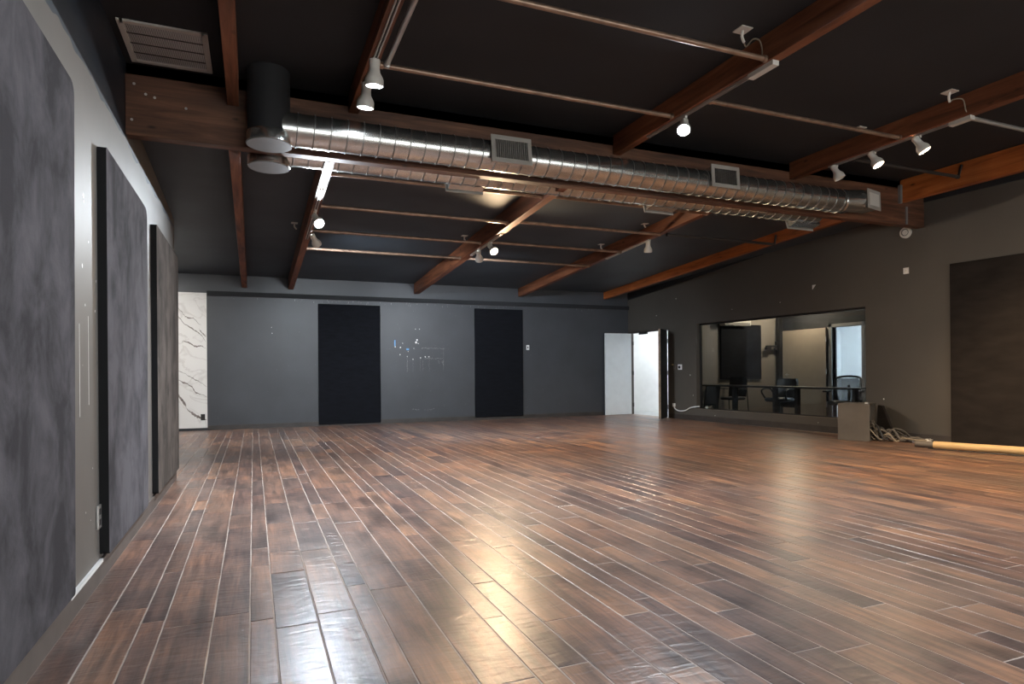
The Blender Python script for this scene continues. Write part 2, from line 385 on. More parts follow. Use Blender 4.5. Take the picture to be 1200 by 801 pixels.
# ------------------------------------------------------------------ ceiling
cm = MB()
cm.box(-3.3, 10.2, YF-.2, 6.5, ZC, ZC+.12)
ceil = cm.build('ceiling', M['black_paint']); ceil['kind'] = 'structure'
cm = MB()
y0, y1 = 6.5, YB+.2
cm.hexa([(-3.3,y0,zc(y0)),(10.2,y0,zc(y0)),(10.2,y1,zc(y1)),(-3.3,y1,zc(y1)),(-3.3,y0,ZC+.12),(10.2,y0,ZC+.12),(10.2,y1,zc(y1)+.15),(-3.3,y1,zc(y1)+.15)])
ceil = cm.build('ceiling_rear', M['ceil_back']); ceil['kind'] = 'structure'
o = MB().box(-1.03, 9.36, 6.50, 6.55, 3.76, ZC).build('trim_1', M['edge_cloth']); o['kind'] = 'structure'

# ------------------------------------------------------------------ left wall: furred lower part, upper wall set back
w = MB(); w.box(-1.03, XL, YF, 7.55, 0, 2.68)
wl = w.build('wall_left', M['left_paint']); wl['kind'] = 'structure'
w = MB(); w.box(-1.16, -1.03, YF, 6.50, 2.68, ZC); w.mi = 1; w.box(-1.16, -1.03, 6.50, 10.1, 2.68, 3.62)
o = w.build('wall_upper_left', [M['navy'], M['upper_left_paint']]); o['kind'] = 'structure'
b = MB().box(XL, XL+.014, YF, 7.55, 0, .105).build('baseboard_left', M['base_left']); b['kind'] = 'structure'
MB().box(XL+.001, XL+.0165, 3.36, 4.0, .094, .112).build('bare_strip', M['white'], b, label='unpainted white strip along the top')
ch = MB()
for y, z, s in ((3.70,1.99,.012),(3.71,1.965,.009),(3.67,1.64,.010),(3.96,1.60,.008),(3.72,1.45,.007),(3.93,1.44,.008),(3.80,1.78,.005),(3.66,1.15,.004),(3.85,.62,.005),(3.7,.42,.005),(3.8,.36,.004)):
    n = 6; pts = [(XL+.0012, y+s*rnd.uniform(.6,1.3)*math.cos(2*math.pi*i/n), z+s*rnd.uniform(.6,1.5)*math.sin(2*math.pi*i/n)) for i in range(n)]
    ch.add(pts, [tuple(range(n))])
for y, z0, z1 in ((3.60, .9, 1.35), (3.78, .95, 1.4)):
    ch.box(XL+.0002, XL+.001, y, y+.006, z0, z1)
ch.build('paint_chips', M['chip'], wl, kind='stuff', label='pale chips and scratches in the grey paint')
# ------------------------------------------------------------------ back wall, ledge trim, upper part, alcove
w = MB(); w.box(-0.84, 8.95, YB, YB+.15, 0, 2.72); w.mi = 1; w.box(-3.3, 9.1, YB+.02, YB+.15, 2.72, 3.3)
w.box(-3.3, -0.84, YB+.02, YB+.15, 0, 2.72)
wb = w.build('wall_back', [M['back_paint'], M['back_paint']]); wb['kind'] = 'structure'
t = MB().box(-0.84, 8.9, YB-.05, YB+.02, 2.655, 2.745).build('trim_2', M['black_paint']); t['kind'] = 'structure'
b = MB().box(-0.84, 8.10, YB-.014, YB, 0, .09).build('baseboard_back', M['base_dark']); b['kind'] = 'structure'
o = MB().box(-2.6, -2.45, 7.55, YB, 0, 3.5).build('wall_alcove', M['back_paint']); o['kind'] = 'structure'
o = MB().box(-2.6, -1.03, 7.40, 7.55, 0, 2.68).build('wall_alcove_near', M['left_paint']); o['kind'] = 'structure'
o = MB().box(-3.3, 10.2, YF-.15, YF, 0, .35)
o.box(-3.3, .2, YF-.15, YF, .35, 2.9); o.box(8.2, 10.2, YF-.15, YF, .35, 2.9); o.box(-3.3, 10.2, YF-.15, YF, 2.9, ZC)
o = o.build('wall_front', M['right_paint']); o['kind'] = 'structure'
wn = struct_empty('added_fill_window')  # unseen window, added for soft fill from behind the camera
fr = MB()
for x in (.2, 2.8, 5.5, 8.14): fr.box(x, x+.06, YF-.1, YF-.04, .35, 2.9)
fr.box(.2, 8.2, YF-.1, YF-.04, .35, .41); fr.box(.2, 8.2, YF-.1, YF-.04, 2.84, 2.9)
fr.build('window_frame', M['black'], wn)
for a in (.26, 2.86, 5.56): MB().box(a, a+2.62, YF-.074, YF-.068, .41, 2.84).build('pane', M['glass'], wn)

cl = thing('ceiling_light', 'added fill light, flat ceiling fixture inside the alcove, hidden behind the left wall', 'lamp', (-1.9, 11.8, 3.16))  # unseen fixture added to brighten the marble and the alcove
MB().box(-.22, .22, -.42, .42, -.03, 0).build('lamp_frame', M['white'], cl)
MB().box(-.19, .19, -.39, .39, -.036, -.0302).build('diffuser', M['corridor_lamp'], cl)
la = area('alcove_fill', (0, 0, -.05), (0, 0, 0), .35, .75, 48, (1.0, .95, .88)); la.parent = cl
# paint scars on the back wall
sc = MB()
def flake(x, z, a, b_, y=YB-.0015):
    n = 7; sc.add([(x+a*rnd.uniform(.6,1.2)*math.cos(-2*math.pi*i/n), y, z+b_*rnd.uniform(.6,1.2)*math.sin(-2*math.pi*i/n)) for i in range(n)], [tuple(range(n))])
for i in range(26): flake(3.48+i*.021+rnd.uniform(-.006,.006), 1.645+rnd.uniform(-.012,.012), rnd.uniform(.005,.011), rnd.uniform(.006,.014))
for i in range(17): flake(3.98, 1.64-i*.025, .004, rnd.uniform(.006,.013))
for i in range(20): flake(3.55+i*.021, 1.415+rnd.uniform(-.012,.012), rnd.uniform(.006,.012), rnd.uniform(.005,.010))
for i in range(16): flake(3.92+rnd.uniform(-.07,.07), 1.32+rnd.uniform(-.05,.05), .008, .008)
for i in range(14): flake(3.15+rnd.uniform(-.006,.006), 1.44-i*.024, .006, rnd.uniform(.007,.013))
for x in (3.44, 3.5, 3.65, 3.98, 3.15, 3.28):
    for i in range(9): flake(x+rnd.uniform(-.008,.008), 1.38-i*.03, .004, .01)
for i in range(40): flake(rnd.uniform(2.7,4.1), rnd.uniform(1.2,1.8), .004, .004)
for i in range(14): flake(3.15+rnd.uniform(0,.6), .28+rnd.uniform(-.02,.02), .014, .006)
for i in range(90): flake(rnd.uniform(-.7,8.0), rnd.uniform(.15,2.6), rnd.uniform(.003,.007), rnd.uniform(.003,.007))
for i in range(60): flake(rnd.uniform(-.7,8.0), 2.615+rnd.uniform(-.03,.03), .004, rnd.uniform(.004,.03))
sc.build('paint_scuffs', M['scuff'], wb, kind='stuff', label='pale scuffs and paint loss on the slate wall')
sc = MB()
for x, z, a in ((3.375,1.83,.022),(3.35,1.77,.028),(3.40,1.75,.011),(3.0,1.66,.014),(2.885,1.67,.014),(2.99,1.50,.012),(3.45,1.43,.014),(3.56,1.455,.016),(3.64,1.455,.014),(3.28,1.40,.012),(3.34,2.07,.009),(3.43,2.07,.009),(3.05,1.75,.008),(3.15,1.46,.009),(3.3,1.64,.009),(3.17,1.57,.009),(0.35,2.05,.008),(0.36,1.93,.010)): flake(x, z, a, a*1.1, YB-.002)
sc.build('bare_spots', M['chip'], wb, kind='stuff', label='bright bare spots in the slate paint')
sc = MB(); sc.box(2.865, 2.892, YB-.002, YB-.001, 1.68, 1.82); sc.box(3.13, 3.19, YB-.002, YB-.001, 1.60, 1.64)
sc.build('blue_scraps', M['blue_chip'], wb, kind='stuff', label='small blue scraps stuck to the wall')

# ------------------------------------------------------------------ right wall (local frame: y along the wall, x outward)
def rloc(): return dict(loc=(OX, OY, 0), rotz=RW)
TH = .16
y_dn, y_df = 6.195, 7.71        # double doorway
y_wn, y_wf = 1.30, 5.255        # control room window
z_w0, z_w1 = .255, 2.125
w = MB()
w.box(0, TH, -10.2, y_wn, 0, 4.0); w.box(0, TH, y_wn, y_wf, 0, z_w0); w.box(0, TH, y_wn, y_wf, z_w1, 4.0)
w.box(0, TH, y_wf, y_dn, 0, 4.0); w.box(0, TH, y_dn, y_df, 2.06, 4.0); w.box(0, TH, y_df, 7.80, 0, 4.0)
wr = w.build('wall_right', M['right_paint'], **rloc()); wr['kind'] = 'structure'
b = MB().box(-.014, 0, -10, y_dn-.02, 0, .115).build('baseboard_right', M['base_dark'], **rloc()); b['kind'] = 'structure'
t = MB().box(-.03, 0, -10, .34, 3.60, 3.88)  # black strip along the top of the wall, sloping down behind the girder
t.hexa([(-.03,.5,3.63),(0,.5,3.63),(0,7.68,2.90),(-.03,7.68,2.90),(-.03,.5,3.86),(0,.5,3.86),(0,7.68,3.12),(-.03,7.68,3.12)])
t = t.build('black_strip_right', M['black_paint'], **rloc()); t['kind'] = 'structure'
wn = struct_empty('window_2'); wn.location = (OX, OY, 0); wn.rotation_euler = (0, 0, RW)
fr = MB(); fr.box(.10, .15, y_wn, y_wf, z_w0, z_w0+.02); fr.box(.10, .15, y_wn, y_wf, z_w1-.03, z_w1)
fr.box(.10, .15, y_wn, y_wn+.025, z_w0, z_w1); fr.box(.10, .15, y_wf-.025, y_wf, z_w0, z_w1)
fr.build('window_frame', M['black'], wn)
MB().box(.12, .128, y_wn+.02, y_wf-.02, z_w0+.02, z_w1-.03).build('pane', M['glass'], wn)
MB().box(-.004, .02, y_wn, y_wf, z_w0-.004, z_w0+.012).build('window_sill', M['box_grey'], wn)
rc = MB()
for y, z, s in ((1.0,.62,.03),(3.2,.06,.02),(4.7,.14,.02),(2.2,.16,.015),(4.2,2.35,.02),(3.0,2.37,.02),(5.9,2.75,.03),(5.45,1.0,.03),(5.36,.55,.02),(6.6,2.42,.03),(1.6,1.1,.012)):
    n = 6; rc.add([(-.0012, y+s*.4*math.cos(2*math.pi*i/n), z+s*.5*math.sin(2*math.pi*i/n)) for i in range(n)], [tuple(range(n))])
rc.build('paint_chips', M['chip'], wr, kind='stuff', label='pale nicks in the warm grey paint')

# doorway: two leaves
def leaf(name, p, q, mat_room, mat_other, flip=1):
    p = Vector((*p, 0)); q = Vector((*q, 0)); L = (q-p).length; a = math.atan2((q-p).y, (q-p).x)
    d = struct_empty(name); d.location = p; d.rotation_euler = (0, 0, a)
    MB().box(0.004, L, 0, .044, .012, 2.045).build('door_leaf', mat_room, d, bevel=.002)
    MB().box(L-.07, L-.045, -.012, 0, .92, 1.08).build('latch_plate', M['silver'], d)
    for z in (.25, 1.05, 1.8): MB().box(-.075, .012, -.004, .040, z-.05, z+.05).build('hinge', M['dark_pipe'], d)
    return d
leaf('door_1', (8.865, 13.70), (8.085, 13.665), M['door_white'], M['white'])
d2 = leaf('door_2', (8.952, 12.345), (8.425, 11.885), M['black_paint'], M['white'])
MB().box(.735-.045, .705, -.0025, .047, .014, 2.043).build('edge_strip', M['edge_brown'], d2, label='worn brown edge strip')
dfm = MB(); dfm.box(.0, TH, y_dn-.03, y_dn, 0, 2.09); dfm.box(0, TH, y_dn, y_df, 2.055, 2.09)
t = dfm.build('trim_4', M['base_dark'], **rloc()); t['kind'] = 'structure'
MB().box(-.03, .02, 6.95, 7.25, 2.0, 2.055).build('door_closer', M['black'], t)

# corridor beyond the doorway
o = MB().box(8.9, 12.6, 14.5, 14.6, 0, 2.7); o.box(12.5, 12.6, 12.4, 14.6, 0, 2.7); o.box(8.85, 8.95, 13.97, 14.6, 0, 2.7)
o = o.build('wall_corridor', M['white']); o['kind'] = 'structure'
o = MB().prism([(9.09,12.28),(12.6,12.28),(12.6,14.6),(8.97,14.6)], -.05, .001).build('floor_corridor', M['pale_floor']); o['kind'] = 'structure'
o = MB().prism([(9.13,12.26),(12.6,12.26),(12.6,14.6),(8.99,14.6)], 2.7, 2.8).build('ceiling_corridor', M['white']); o['kind'] = 'structure'
o = MB().box(8.95, 12.5, 14.485, 14.5, 0, .12).build('baseboard_corridor', M['white']); o['kind'] = 'structure'
cl = thing('ceiling_light', 'flat white ceiling light in the corridor behind the open double door', 'lamp', (10.6, 13.4, 2.70))
MB().box(-.62, .62, -.32, .32, -.03, 0).build('lamp_frame', M['white'], cl)
MB().box(-.58, .58, -.28, .28, -.036, -.0302).build('diffuser', M['corridor_lamp'], cl)
la = area('corridor_lamp', (0, 0, -.05), (0, 0, 0), 1.1, .5, 12, (.86, .94, 1.0)); la.parent = cl

# ------------------------------------------------------------------ control room behind the window
CX = 12.2; CY = 12.1
o = MB(); o.box(CX, CX+.12, 7.0, 9.78, 0, 2.06); o.box(CX, CX+.12, 10.54, CY, 0, 2.06)
o.mi = 1; o.box(CX, CX+.12, 7.0, CY, 2.06, 2.7)
o = o.build('wall_control_back', [M['control_wall'], M['black_paint']]); o['kind'] = 'structure'
o = MB().box(9.13, CX+.12, CY, CY+.12, 0, 2.7).build('wall_control_left', M['control_wall']); o['kind'] = 'structure'
o = MB().box(9.5, CX+.12, 6.9, 7.0, 0, 2.7).build('wall_control_right', M['control_wall']); o['kind'] = 'structure'
o = MB().prism([(9.50,7.0),(CX,7.0),(CX,CY),(9.13,CY)], -.05, 0).build('floor_control', M['carpet']); o['kind'] = 'structure'
o = MB().prism([(9.50,6.9),(CX+.12,6.9),(CX+.12,CY+.12),(9.13,CY+.12)], 2.7, 2.8).build('ceiling_control', M['black_paint']); o['kind'] = 'structure'
fr = MB(); fr.box(CX-.02, CX+.14, 10.54, 10.62, 0, 2.13); fr.box(CX-.02, CX+.14, 9.70, 9.78, 0, 2.13); fr.box(CX-.02, CX+.14, 9.70, 10.62, 2.06, 2.13)
o = fr.build('trim_5', M['steel_frame']); o['kind'] = 'structure'
d3 = struct_empty('door_3')
MB().box(CX-.07, CX-.025, 10.66, 11.93, .01, 2.055).build('door_leaf', M['grey_door'], d3, bevel=.003)
h = MB().cyl((CX-.07, 11.80, .98), (CX-.12, 11.80, .98), .012); h.cyl((CX-.115, 11.80, .98), (CX-.115, 11.69, .98), .010); h.lathe([(.028,0),(.028,.008)], (CX-.07,11.80,.98), (-1,0,0))
h.build('door_handle', M['silver'], d3, smooth=True)
for z in (.3, 1.05, 1.8): MB().cyl((CX-.07, 10.645, z-.06), (CX-.07, 10.645, z+.06), .014, 8).build('hinge', M['silver'], d3)
# bright room past that door
o = MB(); o.box(14.2, 14.3, 8.2, 12.0, 0, 2.7); o.box(CX+.12, 14.3, 8.1, 8.2, 0, 2.7); o.box(CX+.12, 14.3, 12.0, 12.1, 0, 2.7)
o = o.build('wall_bright_room', M['white']); o['kind'] = 'structure'
o = MB().box(CX, 14.3, 8.2, 12.0, -.05, 0).build('floor_bright_room', M['pale_floor']); o['kind'] = 'structure'
o = MB().box(CX+.12, 14.3, 8.1, 12.1, 2.7, 2.8).build('ceiling_bright_room', M['white']); o['kind'] = 'structure'
cl = thing('ceiling_light', 'flat ceiling light in the bright room beyond the control room door', 'lamp', (13.2, 10.1, 2.70))
MB().box(-.32, .32, -.62, .62, -.03, 0).build('lamp_frame', M['white'], cl)
MB().box(-.28, .28, -.58, .58, -.036, -.0302).build('diffuser', M['corridor_lamp'], cl)
la = area('bright_room_lamp', (0, 0, -.05), (0, 0, 0), .5, 1.1, 26, (.58, .78, 1.0)); la.parent = cl
cl = thing('downlight', 'small warm downlight in the black control room ceiling', 'lamp', (11.55, 11.1, 2.70))
MB().lathe([(.07, 0), (.07, -.012), (.055, -.014)], n=20).build('trim_ring', M['white'], cl)
MB().lathe([(.054, -.0145), (.001, -.0146)], n=20).build('diffuser', M['lens_warm'], cl)
ld = bpy.data.lights.new('downlight_lamp', 'POINT'); ld.energy = 42; ld.color = (1, .82, .6); ld.shadow_soft_size = .06
lo = bpy.data.objects.new('downlight_lamp', ld); COL.objects.link(lo); lo.parent = cl; lo.location = (0, 0, -.09)
# furnishings seen through the glass
t = thing('acoustic_panel', 'square black acoustic panel on the control room end wall, behind glass', 'wall panel', (10.95, CY, .88))
MB().box(-.62, .62, -.05, 0, 0, 1.32).build('panel_face', M['dark_cloth'], t, bevel=.012)
t = thing('wall_unit', 'pale boxy unit high on the control room end wall above the square panel', 'air conditioner', (10.72, CY, 2.16))
MB().box(-.40, .40, -.20, 0, 0, .24).build('casing', M['white_metal'], t, bevel=.02)
MB().box(-.36, .36, -.204, -.198, .02, .07).build('air_slot', M['steel_frame'], t)
t = thing('wall_post', 'dark square post in the far corner of the control room with a bracket', 'post', (12.08, 11.98, 0))
MB().box(-.05, .05, -.05, .05, 0, 2.70).build('shaft', M['black'], t)
br = MB(); br.box(-.42, -.05, -.03, .03, 1.66, 1.70); br.box(-.44, -.30, -.04, .04, 1.60, 1.66); br.box(-.12, -.05, -.03, .03, 1.60, 1.80)
br.build('bracket', M['black'], t)
t = thing('long_desk', 'long narrow black desk behind the control room window', 'desk', (9.86, 10.1, 0))
MB().box(-.22, .22, -2.15, 1.94, .735, .77).build('desktop', M['black'], t, bevel=.004)
for y in (-2.05, -.77, -.20, .98):
    MB().box(-.04, .04, y-.035, y+.035, 0, .735).build('leg', M['black'], t)
MB().hexa([(-.20,1.80,.0),(.20,1.80,.0),(.20,1.83,.0),(-.20,1.83,.0),(-.20,1.66,.735),(.20,1.66,.735),(.20,1.69,.735),(-.20,1.69,.735)]).build('end_panel', M['black'], t)

def shell(w0, w1, h, curve, n=8, m=8, th=.03):
    """A curved seat back: x across, z up, y depth."""
    mb = MB(); vs = []
    for s in (0, 1):
        for j in range(m+1):
            v = j/m; ww = w0 + (w1-w0)*v
            if v > .8: ww *= 1-.18*((v-.8)/.2)**2
            for i in range(n+1):
                u = i/n*2-1
                vs.append((u*ww, -curve*(1-u*u)*-1 + .06*v*v + s*th, h*v))
    N = (n+1)*(m+1); fs = []
    for j in range(m):
        for i in range(n):
            a = j*(n+1)+i; fs.append((a, a+1, a+n+2, a+n+1)); fs.append((N+a+n+1, N+a+n+2, N+a+1, N+a))
    for j in range(m):
        a = j*(n+1); fs.append((a+n+1, a+N+n+1, a+N, a)); a += n; fs.append((a, a+N, a+N+n+1, a+n+1))
    for i in range(n):
        a = i; fs.append((a, a+N, a+N+1, a+1)); a = m*(n+1)+i; fs.append((a+1, a+N+1, a+N, a))
    return mb.add(vs, fs)
def cushion(w, d, z, h, mat, parent, name='seat'):
    mb = MB(); pts = []
    for i in range(20):
        a = 2*math.pi*i/20; c, s_ = math.cos(a), math.sin(a)
        pts.append((w*math.copysign(abs(c)**.5, c), d*math.copysign(abs(s_)**.5, s_)))
    n = 20; vs = []
    for k, z_ in ((.9, z), (1, z+h*.35), (1, z+h*.7), (.88, z+h)): vs += [(x*k, y*k, z_) for x, y in pts]
    fs = [tuple(range(n))[::-1], tuple(range(3*n, 4*n))] + [(k*n+i, k*n+(i+1)%n, (k+1)*n+(i+1)%n, (k+1)*n+i) for k in range(3) for i in range(n)]
    return mb.add(vs, fs).build(name, mat, parent, smooth=True)
def swivel_base(t):
    MB().cyl((0,0,.07),(0,0,.43),.028).build('gas_column', M['black'], t, smooth=True)
    b = MB()
    for k in range(5):
        a = 2*math.pi*k/5+.3; b.tube([(0,0,.10),(.16*math.cos(a),.16*math.sin(a),.09),(.30*math.cos(a),.30*math.sin(a),.065)], .02, 8)
    b.build('star_base', M['black'], t, smooth=True)
    for k in range(5):
        a = 2*math.pi*k/5+.3; p = Vector((.30*math.cos(a), .30*math.sin(a), .028)); n_ = Vector((-math.sin(a), math.cos(a), 0))*.022
        MB().cyl(p-n_, p+n_, .028, 10).build('caster', M['black'], t, smooth=True)
# 1: four legged visitor chair, 2: padded swivel chair, 3: mesh swivel chair
t = thing('office_chair', 'black four-legged mesh armchair, leftmost chair behind the window', 'chair', (10.38, 11.72, 0), R(-72))
cushion(.24, .24, .41, .06, M['black_cloth'], t)
shell(.21, .23, .46, .05).build('backrest', M['black_cloth'], t, (0, .20, .48), smooth=True)
for sx in (-1, 1):
    MB().tube(spline([(sx*.25,-.24,0),(sx*.25,-.22,.42),(sx*.25,-.20,.62),(sx*.25,-.14,.67),(sx*.25,.20,.66)]), .011, 8).build('arm_leg', M['black'], t, smooth=True)
    MB().tube(spline([(sx*.25,.27,0),(sx*.24,.23,.42),(sx*.22,.23,.75)]), .011, 8).build('leg', M['black'], t, smooth=True)
t = thing('office_chair', 'black padded swivel chair with looped arms, middle chair behind the window', 'chair', (10.42, 10.35, 0), R(-82))
swivel_base(t); cushion(.25, .25, .42, .09, M['black'], t)
shell(.22, .25, .62, .05, th=.07).build('backrest', M['black'], t, (0, .20, .29), smooth=True)
for sx in (-1, 1):
    MB().tube(spline([(sx*.24,.18,.50),(sx*.29,.10,.68),(sx*.30,-.12,.69),(sx*.29,-.20,.62),(sx*.25,-.10,.46)]), .018, 8).build('armrest', M['black'], t, smooth=True)
t = thing('office_chair', 'black swivel chair with see-through mesh back before the bright doorway', 'chair', (10.42, 8.76, 0), R(-68))
swivel_base(t); cushion(.25, .25, .42, .08, M['black'], t)
shell(.19, .215, .46, .05, th=.006).build('mesh_back', M['chair_mesh'], t, (0, .22, .47), smooth=True)
rim = [(x*.225, .22+.05*(1-x*x)*1+.06*v*v, .46+.49*v) for x, v in ((-.8,0),(-.92,.3),(-1,.65),(-.96,.92),(-.7,1.0),(0,1.03),(.7,1.0),(.96,.92),(1,.65),(.92,.3),(.8,0),(0,-.02),(-.8,0))]
MB().tube(spline(rim, 5), .022, 8).build('back_frame', M['black'], t, smooth=True)
MB().tube(spline([(0,.05,.42),(0,.26,.45),(0,.31,.62),(0,.30,.80)]), .028, 8).build('back_spine', M['black'], t, smooth=True)
for sx in (-1, 1):
    MB().tube(spline([(sx*.22,.05,.43),(sx*.30,.04,.50),(sx*.29,.02,.66)]), .022, 8).build('arm_post', M['black'], t, smooth=True)
    MB().box(sx*.29-.04, sx*.29+.04, -.16, .12, .66, .695).build('arm_pad', M['black'], t, bevel=.012)

# ------------------------------------------------------------------ timber girder and rafters
t = thing('girder', 'deep dark timber girder crossing the whole room below the ceiling', 'beam', (0, 6.44, 0))
MB().box(-1.03, 9.362, 0, .125, 3.225, 3.765).build('girder_timber', M['beam_x'], t, bevel=.006)
nl = MB()
for x, z in ((-.87,3.60),(-.80,3.58),(-.96,3.68),(-.98,3.36),(-.55,3.52)): nl.lathe([(.012,0),(.012,.004)], (x,-.001,z), (0,-1,0), 8)
nl.build('nail_heads', M['silver'], t, kind='stuff')
MB().box(8.95, 8.99, -.012, 0, 3.24, 3.50).build('girder_strap', M['steel_frame'], t)

def rafter(label, x0, x1, ya, za, yb, zb, depth, mat, a_top=None):
    o = MB().hexa([(x0,ya,za),(x1,ya,za),(x1,yb,zb),(x0,yb,zb),(x0,ya,za+depth),(x1,ya,za+depth),(x1,yb,zb+depth),(x0,yb,zb+depth)]).build('rafter', mat, bevel=.005)
    tag(o, label, 'beam', None); return o
Y0 = 6.44
rafter('leftmost front rafter, above the girder and beside the ceiling grille', -.205, -.105, YF, 3.59, Y0, 3.605, .28, M['beam_y'])
rafter('front rafter carrying the two downward white lamp heads', .895, .995, YF, 3.68, Y0, 3.695, .19, M['beam_y'])
rafter('front rafter with silver track and the glaring cool lamp', 3.95, 4.05, YF, 3.64, Y0, 3.655, .23, M['beam_y'])
rafter('front rafter carrying three white lamp heads near the right wall', 6.69, 6.79, YF, 3.645, Y0, 3.66, .23, M['beam_y'])
rafter('warm-lit orange front rafter next to the right wall, in front of the girder', 8.84, 8.95, YF, 3.54, Y0, 3.555, .32, M['beam_warm_lit'])
Y1, Y2 = 6.565, YB+.02
rafter('leftmost rear rafter, thin brown timber running to the back wall', -.205, -.105, Y1, 3.245, Y2, 2.835, .27, M['beam_y'])
rafter('rear rafter with the cool glaring lamp at its underside', .68, .78, Y1, 3.225, Y2, 2.84, .27, M['beam_y'])
rafter('rear rafter with the warm glaring lamp halfway along', 3.32, 3.43, Y1, 3.24, Y2, 2.85, .26, M['beam_y'])
rafter('rear rafter with short white track and one small amber lamp head', 5.83, 5.93, Y1, 3.32, Y2, 2.885, .24, M['beam_y'])
rafter('warm-lit orange rear rafter along the right wall behind the girder', 8.16, 8.25, Y1, 3.335, Y2, 2.905, .24, M['beam_warm_lit'])
hd = bpy.data.objects['rafter.004']
MB().box(8.80, 8.838, 6.40, 6.44, 3.53, 3.80).build('joist_hanger', M['steel_frame'], hd)

# ------------------------------------------------------------------ spiral ducts
def duct_mesh(x0, x1, y, z, r, pitch=.15, n=36):
    mb = MB(); prof = ((0, 0), (.10, .0), (.36, .0), (.64, .0), (.90, 0), (.905, .0075), (.975, .0075), (.98, 0))
    xs = []; k = 0
    while x0 + k*pitch < x1:
        xs += [(k*pitch + p*pitch, q) for p, q in prof]; k += 1
    vs = []; m = len(xs)
    for dx, dr in xs:
        for i in range(n):
            a = 2*math.pi*i/n; xx = min(max(x0 + dx + .012*math.sin(a), x0), x1)
            vs.append((xx, y+(r+dr)*math.cos(a), z+(r+dr)*math.sin(a)))
    mb.add(vs, [tuple(range(n)), tuple((m-1)*n+i for i in range(n))[::-1]])
    for k in range(m-1):
        mb.mi = 1 if xs[k][1] > 0 else 0
        for i in range(n): mb.f.append((k*n+i, k*n+(i+1) % n, (k+1)*n+(i+1) % n, (k+1)*n+i)); mb.m.append(mb.mi)
    return mb
def register(parent, c, yaw, pitch, w, h, d, slats='v', label=None):
    """Boxed grille: c centre of the face, face looks along -Y before turning."""
    e = bpy.data.objects.new('register', None); COL.objects.link(e); e.parent = parent; e.location = c; e.rotation_euler = (pitch, 0, yaw)
    f = MB(); b_ = .045
    f.box(-w/2, w/2, 0, .012, h/2-b_, h/2); f.box(-w/2, w/2, 0, .012, -h/2, -h/2+b_); f.box(-w/2, -w/2+b_, 0, .012, -h/2+b_, h/2-b_); f.box(w/2-b_, w/2, 0, .012, -h/2+b_, h/2-b_)
    f.build('register_frame', M['register_paint'], e, bevel=.003)
    g = MB(); g.box(-w/2+.02, w/2-.02, .012, d, -h/2+.02, h/2-.02); g.build('collar', M['duct'], e)
    s_ = MB(); n = int((w-2*b_)/.022)
    for i in range(n):
        x = -w/2+b_+(i+.5)*(w-2*b_)/n; s_.add([(x-.007,0.002,-h/2+b_),(x+.003,.0115,-h/2+b_),(x+.003,.0115,h/2-b_),(x-.007,.002,h/2-b_)], [(0,1,2,3)])
    s_.build('louvres', M['register_paint'], e, kind='stuff')
    return e
def solid_register(parent, c, yaw, pitch, w, h, d):
    e = register(parent, c, yaw, pitch, w, h, d); return e
DY, DZ, DR = 6.215, 3.37, .152
t = thing('air_duct', 'round spiral metal duct running along the front of the girder', 'duct', (0, 0, 0))
duct_mesh(.25, 7.42, DY, DZ, DR).build('spiral_pipe', [M['duct'], M['seam']], t, smooth=True)
p = MB().lathe([(.185, 3.30), (.185, 3.88)], (.15, DY, 0), n=32); p.build('riser', M['black_paint'], t, smooth=True, label='black painted riser pipe')
p = MB().lathe([(.192, 3.205), (.200, 3.21), (.200, 3.285), (.192, 3.30), (.186, 3.31)], (.15, DY, 0), n=32); p.build('end_cap', M['duct'], t, smooth=True)
MB().lathe([(.196, 3.198), (.196, 3.206)], (.15, DY, 0), n=32).build('cap_disc', M['steel_frame'], t)
register(t, (2.49, DY-.185, 3.395), 0, R(-8), .45, .29, .16)
register(t, (5.26, DY-.19, 3.42), 0, R(-4), .42, .27, .16)
# the far end bends toward the room and closes with a square grille
el = MB().lathe([(DR, 0), (DR+.004, .01), (DR+.004, .04), (DR, .05), (DR-.002, .3)], (7.36, DY, DZ), (1, -.30, .02), n=32)
el.build('end_elbow', M['duct'], t, smooth=True)
e = register(t, (7.76, DY-.20, 3.38), R(14), R(-2), .36, .26, .24)
MB().box(-.135, .135, -.002, .010, -.085, .085).build('face_plate', M['white_metal'], e, bevel=.002)
RY, RZ = 6.79, 3.365
t = thing('air_duct', 'round spiral metal duct running behind the girder', 'duct', (0, 0, 0))
duct_mesh(.25, 7.55, RY, RZ, DR).build('spiral_pipe', [M['duct'], M['seam']], t, smooth=True)
MB().lathe([(.185, 3.28), (.185, zc(RY)+.02)], (.16, RY, 0), n=32).build('riser', M['black_paint'], t, smooth=True, label='black painted riser pipe')
MB().lathe([(.192, 3.175), (.200, 3.18), (.200, 3.265), (.186, 3.28)], (.16, RY, 0), n=32).build('end_cap', M['duct'], t, smooth=True)
MB().lathe([(.196, 3.168), (.196, 3.176)], (.16, RY, 0), n=32).build('cap_disc', M['steel_frame'], t)
for x in (2.27, 4.95): register(t, (x, RY+.20, 3.29), R(180), R(18), .45, .27, .16)
register(t, (7.42, RY+.20, 3.27), R(180), R(18), .50, .27, .16)

